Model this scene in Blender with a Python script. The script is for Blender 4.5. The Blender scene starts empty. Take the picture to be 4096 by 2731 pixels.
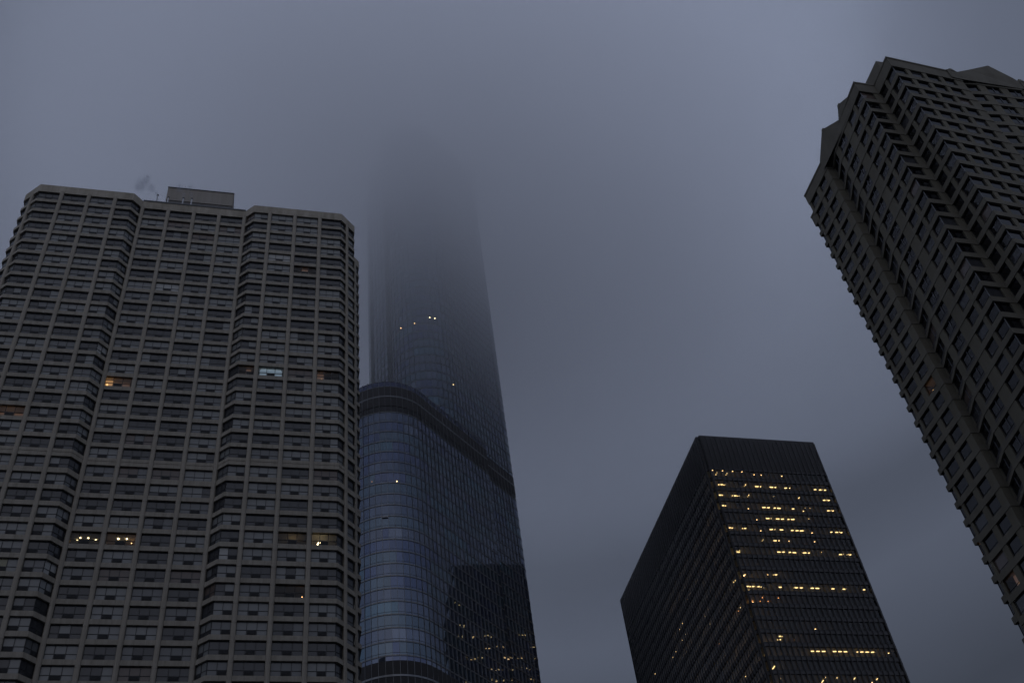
import bpy, math, random
from mathutils import Vector, Matrix
random.seed(7)
R = math.radians
S = bpy.context.scene
COL = S.collection

# ================================================================= camera
# world axes: X runs west along the street grid, Y runs south away from the viewer, Z is up; metres
EYE = 1.6
cam_d = bpy.data.cameras.new('camera')
cam = bpy.data.objects.new('camera', cam_d); COL.objects.link(cam); S.camera = cam
cam_d.sensor_width = 36.0; cam_d.lens = 4410 / 4096 * 36.0
cam_d.clip_start = 0.5; cam_d.clip_end = 9000
ax = [Vector((0.974224, -0.199568, -0.10517)), Vector((-0.074633, -0.725101, 0.684586)), Vector((-0.212880, -0.659091, -0.721305))]
m = Matrix([[ax[c][r] for c in range(3)] for r in range(3)]).to_4x4()
m.translation = Vector((0, 0, EYE)); cam.matrix_world = m

def in_frame(p):
    """where a point falls in the picture and how far off it is; used to choose which windows get an object of their own"""
    d = Vector(p) - Vector((0, 0, EYE)); x, y, z = d.dot(ax[0]), d.dot(ax[1]), -d.dot(ax[2])
    if z <= 1: return None
    px, py = 2048 + 4410 * x / z, 1365.5 - 4410 * y / z
    return (px, py, z) if -30 < px < 4126 and -30 < py < 2760 else None

# ================================================================= sky and light
S.view_settings.view_transform = 'Standard'; S.view_settings.look = 'None'
S.view_settings.exposure = 0.0; S.view_settings.gamma = 1.0
S.cycles.use_denoising = True
S.cycles.max_bounces = 10; S.cycles.diffuse_bounces = 3; S.cycles.glossy_bounces = 3
S.cycles.transmission_bounces = 4; S.cycles.transparent_max_bounces = 12; S.cycles.volume_bounces = 8
S.cycles.sample_clamp_indirect = 0.6; S.cycles.caustics_reflective = False; S.cycles.caustics_refractive = False
S.cycles.volume_step_rate = 1.0; S.cycles.volume_max_steps = 64

W = bpy.data.worlds.new('World'); S.world = W; W.use_nodes = True
nt = W.node_tree; nt.nodes.clear()
def N(nt, t, **kw):
    n = nt.nodes.new(t)
    for k, v in kw.items(): setattr(n, k, v)
    return n
def LK(nt, a, b): nt.links.new(a, b)
wo = N(nt, 'ShaderNodeOutputWorld'); bg = N(nt, 'ShaderNodeBackground'); LK(nt, bg.outputs[0], wo.inputs[0])
tc = N(nt, 'ShaderNodeTexCoord')
dot = N(nt, 'ShaderNodeVectorMath', operation='DOT_PRODUCT'); LK(nt, tc.outputs['Generated'], dot.inputs[0])
dot.inputs[1].default_value = Vector((0.235, 0.42, 0.876)).normalized()      # brightest part of the overcast
nz = N(nt, 'ShaderNodeTexNoise'); nz.inputs['Scale'].default_value = 2.4; nz.inputs['Detail'].default_value = 5; nz.inputs['Roughness'].default_value = .5
LK(nt, tc.outputs['Generated'], nz.inputs['Vector'])
nm = N(nt, 'ShaderNodeMath', operation='MULTIPLY_ADD'); nm.inputs[1].default_value = .06; nm.inputs[2].default_value = -.03
LK(nt, nz.outputs[0], nm.inputs[0])
ad = N(nt, 'ShaderNodeMath', operation='ADD'); LK(nt, dot.outputs['Value'], ad.inputs[0]); LK(nt, nm.outputs[0], ad.inputs[1])
mr = N(nt, 'ShaderNodeMapRange'); mr.inputs['From Min'].default_value = -1; mr.inputs['From Max'].default_value = 1; LK(nt, ad.outputs[0], mr.inputs['Value'])
cr = N(nt, 'ShaderNodeValToRGB'); LK(nt, mr.outputs[0], cr.inputs[0])
e = cr.color_ramp.elements
def sc(l): return (l * .85, l * .985, l * 1.37, 1)
SKY = [(-1.0, .30), (-.25, .32), (0, .25), (.35, .21), (.60, .16), (.745, .080), (.785, .050), (.85, .098), (.88, .078), (.905, .114), (.94, .138), (.96, .165), (.98, .24), (1.0, .34)]
for i, (d, l) in enumerate(SKY):
    p = (d + 1) / 2
    if i < 2: el = e[i]; el.position = p
    else: el = e.new(p)
    el.color = sc(l)
nish = N(nt, 'ShaderNodeTexSky', sky_type='NISHITA'); nish.sun_disc = False; nish.sun_elevation = R(24); nish.sun_rotation = R(200)
nish.air_density = 2; nish.dust_density = 6
mx = N(nt, 'ShaderNodeMix', data_type='RGBA', blend_type='ADD'); mx.inputs[0].default_value = 0.0015
LK(nt, cr.outputs[0], mx.inputs[6]); LK(nt, nish.outputs[0], mx.inputs[7]); LK(nt, mx.outputs[2], bg.inputs[0])
bg.inputs[1].default_value = 1.0
sz = N(nt, 'ShaderNodeSeparateXYZ'); LK(nt, tc.outputs['Generated'], sz.inputs[0])
zr = N(nt, 'ShaderNodeMapRange', interpolation_type='SMOOTHSTEP'); zr.inputs['From Min'].default_value = .915; zr.inputs['From Max'].default_value = .985; LK(nt, sz.outputs[2], zr.inputs['Value'])
zm = N(nt, 'ShaderNodeMix', data_type='RGBA', blend_type='ADD'); zc = N(nt, 'ShaderNodeMix', data_type='RGBA', blend_type='MIX')
zc.inputs[6].default_value = (0,0,0,1); zc.inputs[7].default_value = sc(2.9); LK(nt, zr.outputs[0], zc.inputs[0])       # bright patch added overhead, out of view, to light the cloud
zm.inputs[0].default_value = 1; LK(nt, mx.outputs[2], zm.inputs[6]); LK(nt, zc.outputs[2], zm.inputs[7]); LK(nt, zm.outputs[2], bg.inputs[0])
sun_d = bpy.data.lights.new('sun', 'SUN'); sun_d.energy = 0.06; sun_d.angle = R(60); sun_d.color = (1, .97, .93)
sun = bpy.data.objects.new('sun', sun_d); COL.objects.link(sun); sun.location = (-40, -80, 400)
sun.rotation_euler = Vector((-.35, -.85, .75)).to_track_quat('Z', 'Y').to_euler()

# ================================================================= materials
MATS = {}
def mat(name, base=(.5,.5,.5), rough=.6, metal=0., spec=.5, coat=0., emit=None, es=0.):
    M = bpy.data.materials.new(name); M.use_nodes = True; n = M.node_tree; b = n.nodes['Principled BSDF']
    b.inputs['Base Color'].default_value = (*base, 1); b.inputs['Roughness'].default_value = rough
    b.inputs['Metallic'].default_value = metal; b.inputs['Specular IOR Level'].default_value = spec
    b.inputs['Coat Weight'].default_value = coat; b.inputs['Coat Roughness'].default_value = .03; b.inputs['Coat IOR'].default_value = 1.5
    if emit: b.inputs['Emission Color'].default_value = (*emit, 1); b.inputs['Emission Strength'].default_value = es
    MATS[name] = M; return M
def weather(M, a, b_, scale=(1.1,1.1,.13), joint=None, jd=.72, bump=.0):
    """stained, streaked surface with optional panel joints every joint metres"""
    n = M.node_tree; b = n.nodes['Principled BSDF']
    t = N(n, 'ShaderNodeTexCoord'); mp = N(n, 'ShaderNodeMapping'); mp.inputs['Scale'].default_value = scale
    LK(n, t.outputs['Object'], mp.inputs['Vector'])
    z = N(n, 'ShaderNodeTexNoise'); z.inputs['Scale'].default_value = 1.6; z.inputs['Detail'].default_value = 8; z.inputs['Roughness'].default_value = .62
    LK(n, mp.outputs[0], z.inputs['Vector'])
    r = N(n, 'ShaderNodeMapRange'); r.inputs['From Min'].default_value = .3; r.inputs['From Max'].default_value = .7
    LK(n, z.outputs[0], r.inputs['Value'])
    c = N(n, 'ShaderNodeMix', data_type='RGBA'); c.inputs[6].default_value = (*a, 1); c.inputs[7].default_value = (*b_, 1)
    LK(n, r.outputs[0], c.inputs[0]); out = c.outputs[2]
    z2 = N(n, 'ShaderNodeTexNoise'); z2.inputs['Scale'].default_value = 9; z2.inputs['Detail'].default_value = 4
    LK(n, t.outputs['Object'], z2.inputs['Vector'])
    m2 = N(n, 'ShaderNodeMapRange'); m2.inputs['To Min'].default_value = .86; m2.inputs['To Max'].default_value = 1.12; LK(n, z2.outputs[0], m2.inputs['Value'])
    c2 = N(n, 'ShaderNodeMix', data_type='RGBA', blend_type='MULTIPLY'); c2.inputs[0].default_value = 1
    LK(n, out, c2.inputs[6]); LK(n, m2.outputs[0], c2.inputs[7]); out = c2.outputs[2]
    if joint:
        sp = N(n, 'ShaderNodeSeparateXYZ'); LK(n, t.outputs['Object'], sp.inputs[0])
        xy = N(n, 'ShaderNodeMath', operation='ADD'); LK(n, sp.outputs[0], xy.inputs[0]); LK(n, sp.outputs[1], xy.inputs[1])
        fr = N(n, 'ShaderNodeMath', operation='PINGPONG'); fr.inputs[1].default_value = joint / 2; LK(n, xy.outputs[0], fr.inputs[0])
        lt = N(n, 'ShaderNodeMath', operation='LESS_THAN'); lt.inputs[1].default_value = .022; LK(n, fr.outputs[0], lt.inputs[0])
        c3 = N(n, 'ShaderNodeMix', data_type='RGBA', blend_type='MULTIPLY'); LK(n, lt.outputs[0], c3.inputs[0])
        LK(n, out, c3.inputs[6]); c3.inputs[7].default_value = (jd, jd, jd, 1); out = c3.outputs[2]
    LK(n, out, b.inputs['Base Color'])
    if bump:
        bp = N(n, 'ShaderNodeBump'); bp.inputs['Strength'].default_value = bump; bp.inputs['Distance'].default_value = .05
        LK(n, z2.outputs[0], bp.inputs['Height']); LK(n, bp.outputs[0], b.inputs['Normal'])
    return M
weather(mat('concrete', rough=.9, spec=.2), (.235,.210,.168), (.34,.307,.252), joint=1.42, jd=.80, bump=.25)
weather(mat('concrete_pier', rough=.9, spec=.2), (.262,.234,.189), (.345,.309,.254), bump=.2)
weather(mat('parapet_concrete', rough=.9, spec=.2), (.24,.214,.168), (.42,.375,.305), scale=(.5,.5,.12), joint=2.1, jd=.75, bump=.2)
weather(mat('penthouse_metal', rough=.6, spec=.3), (.22,.195,.16), (.28,.25,.21), scale=(.9,.9,.03), joint=1.0, jd=.9)
weather(mat('penthouse_base', rough=.7, spec=.3), (.13,.125,.12), (.17,.165,.16))
weather(mat('stone', rough=.85, spec=.2), (.118,.107,.084), (.160,.147,.116), scale=(.25,.25,.08), bump=.2)
weather(mat('stone_pier', rough=.85, spec=.2), (.114,.103,.077), (.152,.139,.104), scale=(.25,.25,.08), bump=.2)
weather(mat('bronze_metal', rough=.45, spec=.35), (.040,.038,.038), (.055,.052,.052), scale=(.3,.3,.05))
weather(mat('louvre', rough=.6, spec=.2), (.036,.034,.034), (.046,.043,.043), scale=(1.5,1.5,.02))
weather(mat('steel', rough=.34, metal=.7), (.15,.155,.16), (.21,.215,.22))
weather(mat('asphalt', rough=.9), (.045,.045,.047), (.06,.06,.062), scale=(.1,.1,.1))
mat('frame_dark', (.012,.012,.013), .5); mat('dark_strip', (.035,.04,.05), .4); mat('grille', (.010,.010,.011), .8); mat('pipe', (.42,.42,.43), .4, .3)
mat('pane_dark', (.045,.046,.050), .5, spec=0, coat=1); mat('pane_mid', (.125,.128,.13), .7, spec=0, coat=1)
mat('pane_black', (.006,.006,.008), .5, spec=0, coat=1); mat('pane_blind', (.19,.195,.19), .7, spec=0, coat=1); mat('pane_curtain', (.34,.34,.32), .8, spec=0, coat=1)
mat('pane_warm', (.11,.085,.072), .8, spec=0, coat=1); mat('pane_yellow', (.20,.19,.12), .8, spec=0, coat=1)
mat('room_wall', (.14,.10,.075), .9); mat('ceiling', (.62,.60,.56), .9); mat('post', (.10,.105,.115), .4); mat('core', (.06,.055,.05), .9)
def lamp_mat(name, c, s):
    M = mat(name, (.5,.5,.5), emit=c, es=s); return M
lamp_mat('lamp_white', (1,.74,.32), 4.6); lamp_mat('lamp_dot', (1,.66,.28), 8); lamp_mat('lamp_orange', (1,.40,.12), 5)
lamp_mat('lamp_soft', (1,.50,.18), 2.2); lamp_mat('lamp_cool', (.62,.80,1), 1.6); lamp_mat('bulb', (1,.76,.40), 11); lamp_mat('bulb_small', (1,.50,.18), 9)
def clear(name, tint, f0):
    M = bpy.data.materials.new(name); M.use_nodes = True; n = M.node_tree; n.nodes.clear()
    o = N(n, 'ShaderNodeOutputMaterial'); mx = N(n, 'ShaderNodeMixShader'); t = N(n, 'ShaderNodeBsdfTransparent'); g = N(n, 'ShaderNodeBsdfGlossy'); f = N(n, 'ShaderNodeFresnel')
    t.inputs[0].default_value = (*tint, 1); g.inputs['Roughness'].default_value = .02; f.inputs[0].default_value = f0
    LK(n, f.outputs[0], mx.inputs[0]); LK(n, t.outputs[0], mx.inputs[1]); LK(n, g.outputs[0], mx.inputs[2]); LK(n, mx.outputs[0], o.inputs[0]); MATS[name] = M
clear('glass_clear', (.75,.78,.78), 1.45); clear('glass_bronze', (.52,.48,.44), 1.6)
# coated blue curtain-wall glass: each pane a little different, seen blinds behind some
M = mat('glass_blue', (.02,.03,.05), .015, metal=.82); n = M.node_tree; b = n.nodes['Principled BSDF']
at = N(n, 'ShaderNodeVertexColor', layer_name='tone'); LK(n, at.outputs[0], b.inputs['Base Color'])

# ================================================================= mesh helpers
class MB:
    def __init__(s): s.v = []; s.f = []; s.m = []; s.c = []; s.mats = []
    def mi(s, name):
        if name not in s.mats: s.mats.append(name)
        return s.mats.index(name)
    def face(s, pts, mt, tone=None):
        i = len(s.v); s.v += [tuple(p) for p in pts]; s.f.append(tuple(range(i, i + len(pts)))); s.m.append(s.mi(mt)); s.c.append(tone or (0, 0, 0))
    def hexa(s, P, mt):
        """P: 4 bottom points anticlockwise seen from above, then 4 top"""
        i = len(s.v); s.v += [tuple(p) for p in P]; k = s.mi(mt)
        for q in ((3,2,1,0),(4,5,6,7),(0,1,5,4),(1,2,6,5),(2,3,7,6),(3,0,4,7)):
            s.f.append(tuple(i + j for j in q)); s.m.append(k); s.c.append((0,0,0))
    def box(s, x0, x1, y0, y1, z0, z1, mt):
        s.hexa([(x0,y0,z0),(x1,y0,z0),(x1,y1,z0),(x0,y1,z0),(x0,y0,z1),(x1,y0,z1),(x1,y1,z1),(x0,y1,z1)], mt)
    def prism(s, poly, z0, z1, mt, cap=True):
        """closed outline, anticlockwise seen from above"""
        i = len(s.v); n = len(poly); k = s.mi(mt)
        s.v += [(p[0], p[1], z0) for p in poly] + [(p[0], p[1], z1) for p in poly]
        for j in range(n):
            a, b = j, (j + 1) % n; s.f.append((i+a, i+b, i+n+b, i+n+a)); s.m.append(k); s.c.append((0,0,0))
        if cap:
            s.f.append(tuple(i + n + j for j in range(n))); s.m.append(k); s.c.append((0,0,0))
            s.f.append(tuple(i + j for j in reversed(range(n)))); s.m.append(k); s.c.append((0,0,0))
    def band(s, line, o, q, z0, z1, mt):
        """mitred strip along an open outline, o metres proud and q metres into the wall"""
        A = offset(line, o); B = offset(line, -q); n = len(line); i = len(s.v); k = s.mi(mt)
        for a, b in zip(A, B): s.v += [(a[0],a[1],z0),(a[0],a[1],z1),(b[0],b[1],z1),(b[0],b[1],z0)]
        for j in range(n - 1):
            a = i + 4 * j; b = a + 4
            for t in ((0,1),(1,2),(2,3),(3,0)):
                s.f.append((a+t[0], b+t[0], b+t[1], a+t[1])); s.m.append(k); s.c.append((0,0,0))
        s.f.append((i+3,i+2,i+1,i)); e_ = i + 4 * (n - 1); s.f.append((e_,e_+1,e_+2,e_+3)); s.m += [k, k]; s.c += [(0,0,0)] * 2
    def loft(s, rings, mt):
        i = len(s.v); n = len(rings[0][1]); k = s.mi(mt)
        for z, pr in rings: s.v += [(q[0], q[1], z) for q in pr]
        for r in range(len(rings) - 1):
            for j in range(n):
                a, b = i + r*n + j, i + r*n + (j+1) % n; s.f.append((a, b, b+n, a+n)); s.m.append(k); s.c.append((0,0,0))
        t = i + n * (len(rings) - 1); s.f.append(tuple(t + j for j in range(n))); s.f.append(tuple(i + j for j in reversed(range(n)))); s.m += [k,k]; s.c += [(0,0,0)]*2
    def tube(s, p0, p1, r0, r1, mt, n=12):
        a, b = Vector(p0), Vector(p1); d = (b - a).normalized(); u = d.orthogonal().normalized(); w = d.cross(u); i = len(s.v); k = s.mi(mt)
        for p, r in ((a, r0), (b, r1)):
            for j in range(n): s.v.append(tuple(p + r * (math.cos(2*math.pi*j/n) * u + math.sin(2*math.pi*j/n) * w)))
        for j in range(n): s.f.append((i+j, i+(j+1)%n, i+n+(j+1)%n, i+n+j)); s.m.append(k); s.c.append((0,0,0))
        s.f.append(tuple(i+n+j for j in range(n))); s.f.append(tuple(i+j for j in reversed(range(n)))); s.m += [k,k]; s.c += [(0,0,0)]*2
    def ball(s, c, r, mt, n=8, sz=1.):
        i = len(s.v); k = s.mi(mt)
        for a in range(n // 2 + 1):
            t = math.pi * a / (n // 2)
            for j in range(n):
                f = 2 * math.pi * j / n; s.v.append((c[0] + r*math.sin(t)*math.cos(f), c[1] + r*math.sin(t)*math.sin(f), c[2] + sz*r*math.cos(t)))
        for a in range(n // 2):
            for j in range(n): s.f.append((i+a*n+j, i+(a+1)*n+j, i+(a+1)*n+(j+1)%n, i+a*n+(j+1)%n)); s.m.append(k); s.c.append((0,0,0))
    def mesh(s, name, smooth=False):
        me = bpy.data.meshes.new(name); me.from_pydata(s.v, [], s.f)
        for q in s.mats: me.materials.append(MATS[q])
        me.polygons.foreach_set('material_index', s.m)
        if any(c != (0,0,0) for c in s.c):
            at = me.color_attributes.new('tone', 'FLOAT_COLOR', 'CORNER'); L = []
            for f, c in zip(s.f, s.c): L += [*c, 1.] * len(f)
            at.data.foreach_set('color', L)
        if smooth: me.polygons.foreach_set('use_smooth', [True] * len(s.f))
        me.update(); return me
    def build(s, name, parent=None, loc=None, smooth=False):
        o = bpy.data.objects.new(name, s.mesh(name, smooth)); COL.objects.link(o); o.parent = parent
        if loc is not None: o.location = loc
        return o
def place(name, me, parent, loc=(0,0,0), rz=0.):
    o = bpy.data.objects.new(name, me); COL.objects.link(o); o.parent = parent; o.location = loc; o.rotation_euler = (0, 0, rz); return o
def nrm(a, b):
    """outward normal of a wall running from a to b, outside on the right hand"""
    dx, dy = b[0] - a[0], b[1] - a[1]; l = math.hypot(dx, dy); return (dy / l, -dx / l)
def offset(line, d):
    out = []
    for i, p in enumerate(line):
        ns = []
        if i > 0: ns.append(nrm(line[i-1], p))
        if i < len(line) - 1: ns.append(nrm(p, line[i+1]))
        if len(ns) == 2:
            bx, by = ns[0][0] + ns[1][0], ns[0][1] + ns[1][1]; k = 1 + ns[0][0]*ns[1][0] + ns[0][1]*ns[1][1]
            out.append((p[0] + d * bx / k, p[1] + d * by / k))
        else: out.append((p[0] + d * ns[0][0], p[1] + d * ns[0][1]))
    return out
def lerp(a, b, t): return (a[0] + (b[0]-a[0]) * t, a[1] + (b[1]-a[1]) * t)
def thing(name, label, cat, loc=(0,0,0)):
    o = bpy.data.objects.new(name, None); COL.objects.link(o); o.location = loc; o['label'] = label; o['category'] = cat; return o
def arc(c, r, a0, a1, n):
    """outline points round a corner; angles are the direction the wall runs in"""
    return [(c[0] + r * math.sin(R(a0 + (a1-a0)*i/n)), c[1] - r * math.cos(R(a0 + (a1-a0)*i/n))) for i in range(n + 1)]

# ================================================================= ground
g = MB(); g.face([(-4500,-4500,0),(4500,-4500,0),(4500,4500,0),(-4500,4500,0)], 'asphalt')
go = g.build('ground'); go['kind'] = 'structure'

# ================================================================= concrete apartment tower (left)
def apartment_tower():
    root = thing('apartment_tower', 'wide concrete apartment tower with rounded piers and steaming pipes on its roof', 'building', (-14, 134, 0))
    ox, oy = -14., 134.
    sh = lambda p: (p[0] - ox, p[1] - oy)
    line = [(-43.3,137),(-43.3,127.7),(-41.67,126.0),(-41.67,119.75),(-39.13,117.3),(-24.35,117.3),(-22.9,118.75),(-5.95,118.75),(-4.5,117.3),(10.35,117.3),(12.88,119.8),(12.88,126.0),(14.5,127.65),(14.5,137)]
    line = [sh(p) for p in line]
    OPEN = 1.97; REC = .29
    heads = [156.19 - 2.664 * k for k in range(21)] + [99.71] + [96.92 - 2.667 * k for k in range(36)]
    heads = [h + EYE for h in heads if h > 3]
    # spandrels: from the sill of one storey down to the window head of the next
    for i, h in enumerate(heads):
        top = h - OPEN; bot = heads[i+1] if i + 1 < len(heads) else 0.
        b = MB()
        if top - bot > 1.2:
            b.band(line, 0, .5, bot, bot + .62, 'concrete'); b.band(line, -.05, .5, bot + .62, bot + .70, 'concrete'); b.band(line, 0, .5, bot + .70, top, 'concrete')
        else: b.band(line, 0, .5, bot, top, 'concrete')
        b.build('spandrel', root)
    b = MB(); ztop = 159.65; b.band(line, .02, .5, heads[0], ztop, 'parapet_concrete'); b.build('parapet', root)
    cl = [line[6], line[7]]; b = MB(); b.band(cl, .1, .3, ztop + .003, ztop + .3, 'frame_dark'); b.build('roof_coping', root)
    inner = offset(line, -.48)
    b = MB(); b.prism(inner, 158.2, 158.6, 'penthouse_base'); b.build('roof', root)
    b = MB(); w0, w1 = line[0], line[-1]; b.box(w0[0], w1[0], w0[1] - .5, w1[1] + .1, 0, ztop - .01, 'concrete'); b.build('rear_wall', root)
    # piers: rounded front, standing just proud of the spandrels
    piers = []
    def pier(p, n, r=.31):
        b = MB(); t = (-n[1], n[0]); pr = []
        for k in range(13):
            a = math.pi * k / 8; pr.append((p[0] + r*math.cos(a)*t[0] + (.55*r*math.sin(a) + .01)*n[0], p[1] + r*math.cos(a)*t[1] + (.55*r*math.sin(a) + .01)*n[1]))
        pr += [(p[0] - r*t[0] - .6*n[0], p[1] - r*t[1] - .6*n[1]), (p[0] + r*t[0] - .6*n[0], p[1] + r*t[1] - .6*n[1])]
        area = sum(pr[i][0]*pr[(i+1)%len(pr)][1] - pr[(i+1)%len(pr)][0]*pr[i][1] for i in range(len(pr)))
        if area < 0: pr.reverse()
        gx, gy = sum(q[0] for q in pr) / len(pr), sum(q[1] for q in pr) / len(pr); thin = [(gx + (q[0]-gx)*.93, gy + (q[1]-gy)*.93) for q in pr]
        rings = [(0., pr)]            # cast storey by storey with a sunk joint between pieces
        for h in list(reversed(heads))[:-1]: rings += [(h-.45, pr), (h-.445, thin), (h-.395, thin), (h-.39, pr)]
        rings += [(heads[0] + .35, pr), (heads[0] + .55, [(q[0] - .16*n[0], q[1] - .16*n[1]) for q in pr])]
        b.loft(rings, 'concrete_pier')
        b.build('pier', root)
    def on(a, bb, t): return lerp(a, bb, t), nrm(a, bb)
    L = line
    F = lambda u: (u - ox, 117.3 - oy); Rr = lambda u: (u - ox, 118.75 - oy)
    for p, n in [on(L[1],L[2],.45), on(L[3],L[4],.56)] + [(F(u),(0,-1)) for u in (-35.5,-31.27,-27.12)] + [((L[6][0]+.12, L[6][1]-.05), (.38,-.92))] + [(Rr(u),(0,-1)) for u in (-18.62,-14.43,-10.26)] + [((L[7][0]-.12, L[7][1]-.05),(-.38,-.92))] + [(F(u),(0,-1)) for u in (-1.82,2.43,6.66)] + [on(L[9],L[10],.44), on(L[11],L[12],.5)]:
        pier(p, n)
    # windows: (start, end, panes, pane with the air conditioner)
    e = .33
    def seg(a, b, n, ac): return (a, b, n, ac)
    G = offset(line, -REC)
    def wseg(i, j, t0, t1, n, ac):
        return (lerp(G[i], G[j], t0), lerp(G[i], G[j], t1), n, ac)
    def fr(i, j, u): return (u - ox - G[i][0]) / (G[j][0] - G[i][0])
    segs = [wseg(1,2,.58,1,1,0), wseg(3,4,.02,.45,1,None), wseg(3,4,.66,1,1,None)]
    us = [None, -35.5, -31.27, -27.12, None]
    segs += [wseg(4,5,0,fr(4,5,-35.5-e),3,1), wseg(4,5,fr(4,5,-35.5+e),fr(4,5,-31.27-e),3,1), wseg(4,5,fr(4,5,-31.27+e),fr(4,5,-27.12-e),3,1), wseg(4,5,fr(4,5,-27.12+e),1,2,0), wseg(5,6,0,.86,2,1)]
    segs += [wseg(6,7,.018,fr(6,7,-18.62-e),3,1), wseg(6,7,fr(6,7,-18.62+e),fr(6,7,-14.43-e),3,1), wseg(6,7,fr(6,7,-14.43+e),fr(6,7,-10.26-e),3,1), wseg(6,7,fr(6,7,-10.26+e),.982,3,1)]
    segs += [wseg(7,8,.14,1,2,0), wseg(8,9,0,fr(8,9,-1.82-e),2,1), wseg(8,9,fr(8,9,-1.82+e),fr(8,9,2.43-e),3,1), wseg(8,9,fr(8,9,2.43+e),fr(8,9,6.66-e),3,1), wseg(8,9,fr(8,9,6.66+e),1,3,1)]
    segs += [wseg(9,10,0,.34,1,None), wseg(9,10,.54,1,1,None), wseg(11,12,.02,.42,1,None), wseg(11,12,.58,1,1,0)]
    TR = .80                                        # height of the transom above the sill
    state = {}
    def tones(n):
        r = random.random()
        if r < .50: k = 'pane_dark'
        elif r < .66: k = 'pane_mid'
        elif r < .86: k = 'pane_blind'
        elif r < .89: k = 'pane_warm'
        else: k = 'pane_curtain' if r > .985 else 'pane_blind'
        t = [k] * n; tb = list(t)
        r = random.random()
        if r < .16: q = random.randrange(n); t[q] = tb[q] = random.choice(['pane_dark','pane_blind','pane_mid','pane_blind'])
        elif r < .24: t = ['pane_blind' if k == 'pane_dark' else 'pane_mid'] * n
        return t, tb
    def glass(b, a, c, z, n, t, tb, lift=0., H=OPEN):
        """panes as real quads just behind the frame"""
        w = math.hypot(c[0]-a[0], c[1]-a[1])
        for k in range(n):
            p, q = lerp(a, c, k/n), lerp(a, c, (k+1)/n)
            j = random.uniform(-.006,.006); nx, ny = nrm(a, c)
            b.face([(p[0],p[1],z),(q[0],q[1],z),(q[0],q[1],z+TR),(p[0],p[1],z+TR)], tb[k])
            b.face([(p[0]+j*nx,p[1]+j*ny,z+TR),(q[0]+j*nx,q[1]+j*ny,z+TR),(q[0],q[1],z+H),(p[0],p[1],z+H)], t[k])
    def frame(b, a, c, z, n, H=OPEN):
        nx, ny = nrm(a, c); w = math.hypot(c[0]-a[0], c[1]-a[1]); dx, dy = (c[0]-a[0])/w, (c[1]-a[1])/w
        def bar(s0, s1, z0, z1, o=.05, q=.05):
            P = []
            for zz in (z0, z1):
                for s_, d in ((s0, o),(s1, o),(s1,-q),(s0,-q)): P.append((a[0]+dx*s_+nx*d, a[1]+dy*s_+ny*d, zz))
            b.hexa(P, 'frame_dark')
        for k in range(n + 1):
            s_ = w * k / n; bar(max(0, s_-.035), min(w, s_+.035), z, z + H)
        bar(.036, w-.036, z+TR-.03, z+TR+.03, .045, .045)
        bar(.036, w-.036, z, z+.05, .045, .045); bar(.036, w-.036, z+H-.06, z+H, .045, .045)
    def ac_unit(b, a, c, z, n, k):
        nx, ny = nrm(a, c); w = math.hypot(c[0]-a[0], c[1]-a[1]); dx, dy = (c[0]-a[0])/w, (c[1]-a[1])/w
        s0, s1 = w*k/n + .06, w*(k+1)/n - .06
        def bar(s0, s1, z0, z1, o, mt):
            P = []
            for zz in (z0, z1):
                for s_, d in ((s0, o),(s1, o),(s1, .02),(s0, .02)): P.append((a[0]+dx*s_+nx*d, a[1]+dy*s_+ny*d, zz))
            b.hexa(P, mt)
        bar(s0, s1, z - .0, z + TR - .035, .07, 'grille')
        for i in range(5): bar(s0+.03, s1-.03, z + .05 + .09*i, z + .075 + .09*i, .085, 'frame_dark')
    # which windows are lit or look special, as (segment, storey)
    special = {(14,14):'cool', (16,14):'spots_dim', (13,14):'warm_dim', (15,5):'warm_mid', (8,15):'orange', (4,18):'warm_low', (8,25):'ceiling_spots', (9,25):'ceiling_spots2', (15,25):'spots3', (16,25):'chandelier',
               (10,21):'tint', (11,27):'tint', (7,33):'spot_low', (5,27):'pale', (15,28):'tail', (9,1):'tint'}
    special = {(k[0], k[1]): v for k, v in special.items()}
    cand = []
    for si, (a, c, n, ac) in enumerate(segs):
        for hi, h in enumerate(heads):
            mid = lerp(a, c, .5); f = in_frame((mid[0]+ox, mid[1]+oy, h - 1))
            if f: cand.append((0 if (si,hi) in special else 1, f[2], si, hi))
    cand.sort(); own = {(q[2], q[3]) for q in cand[:100]}
    stuff = MB()
    cache = {}
    for si, (a, c, n, ac) in enumerate(segs):
        w = math.hypot(c[0]-a[0], c[1]-a[1]); rz = math.atan2(c[1]-a[1], c[0]-a[0])
        for hi, h in enumerate(heads):
            z = h - OPEN; t, tb = tones(n); sp = special.get((si, hi)); lit = None
            if sp in ('tint','warm_dim','spots_dim'): t = tb = ['pane_warm'] * n
            if sp == 'pale': t = tb = ['pane_blind','pane_yellow'][:n] + ['pane_blind'] * (n - 2)
            if sp in ('cool','warm_mid','orange','warm_low','ceiling_spots','ceiling_spots2','spots3','chandelier','spot_low','warm_dim','spots_dim','tail'): t = tb = ['glass_clear'] * n; lit = sp
            if (si, hi) not in own:
                glass(stuff, a, c, z, n, t, tb); frame(stuff, a, c, z, n)
                if ac is not None and random.random() < .93: ac_unit(stuff, a, c, z, n, ac)
                continue
            b = MB(); glass(b, (0,0), (w,0), 0, n, t, tb); wo_ = b.build('window', root, (a[0], a[1], z)); wo_.rotation_euler = (0,0,rz)
            if (si,'f') not in cache:
                b = MB(); frame(b, (0,0), (w,0), 0, n); cache[(si,'f')] = b.mesh('frame')
                if ac is not None: b = MB(); ac_unit(b, (0,0), (w,0), 0, n, ac); cache[(si,'a')] = b.mesh('air_conditioner')
            place('frame', cache[(si,'f')], wo_)
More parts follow.
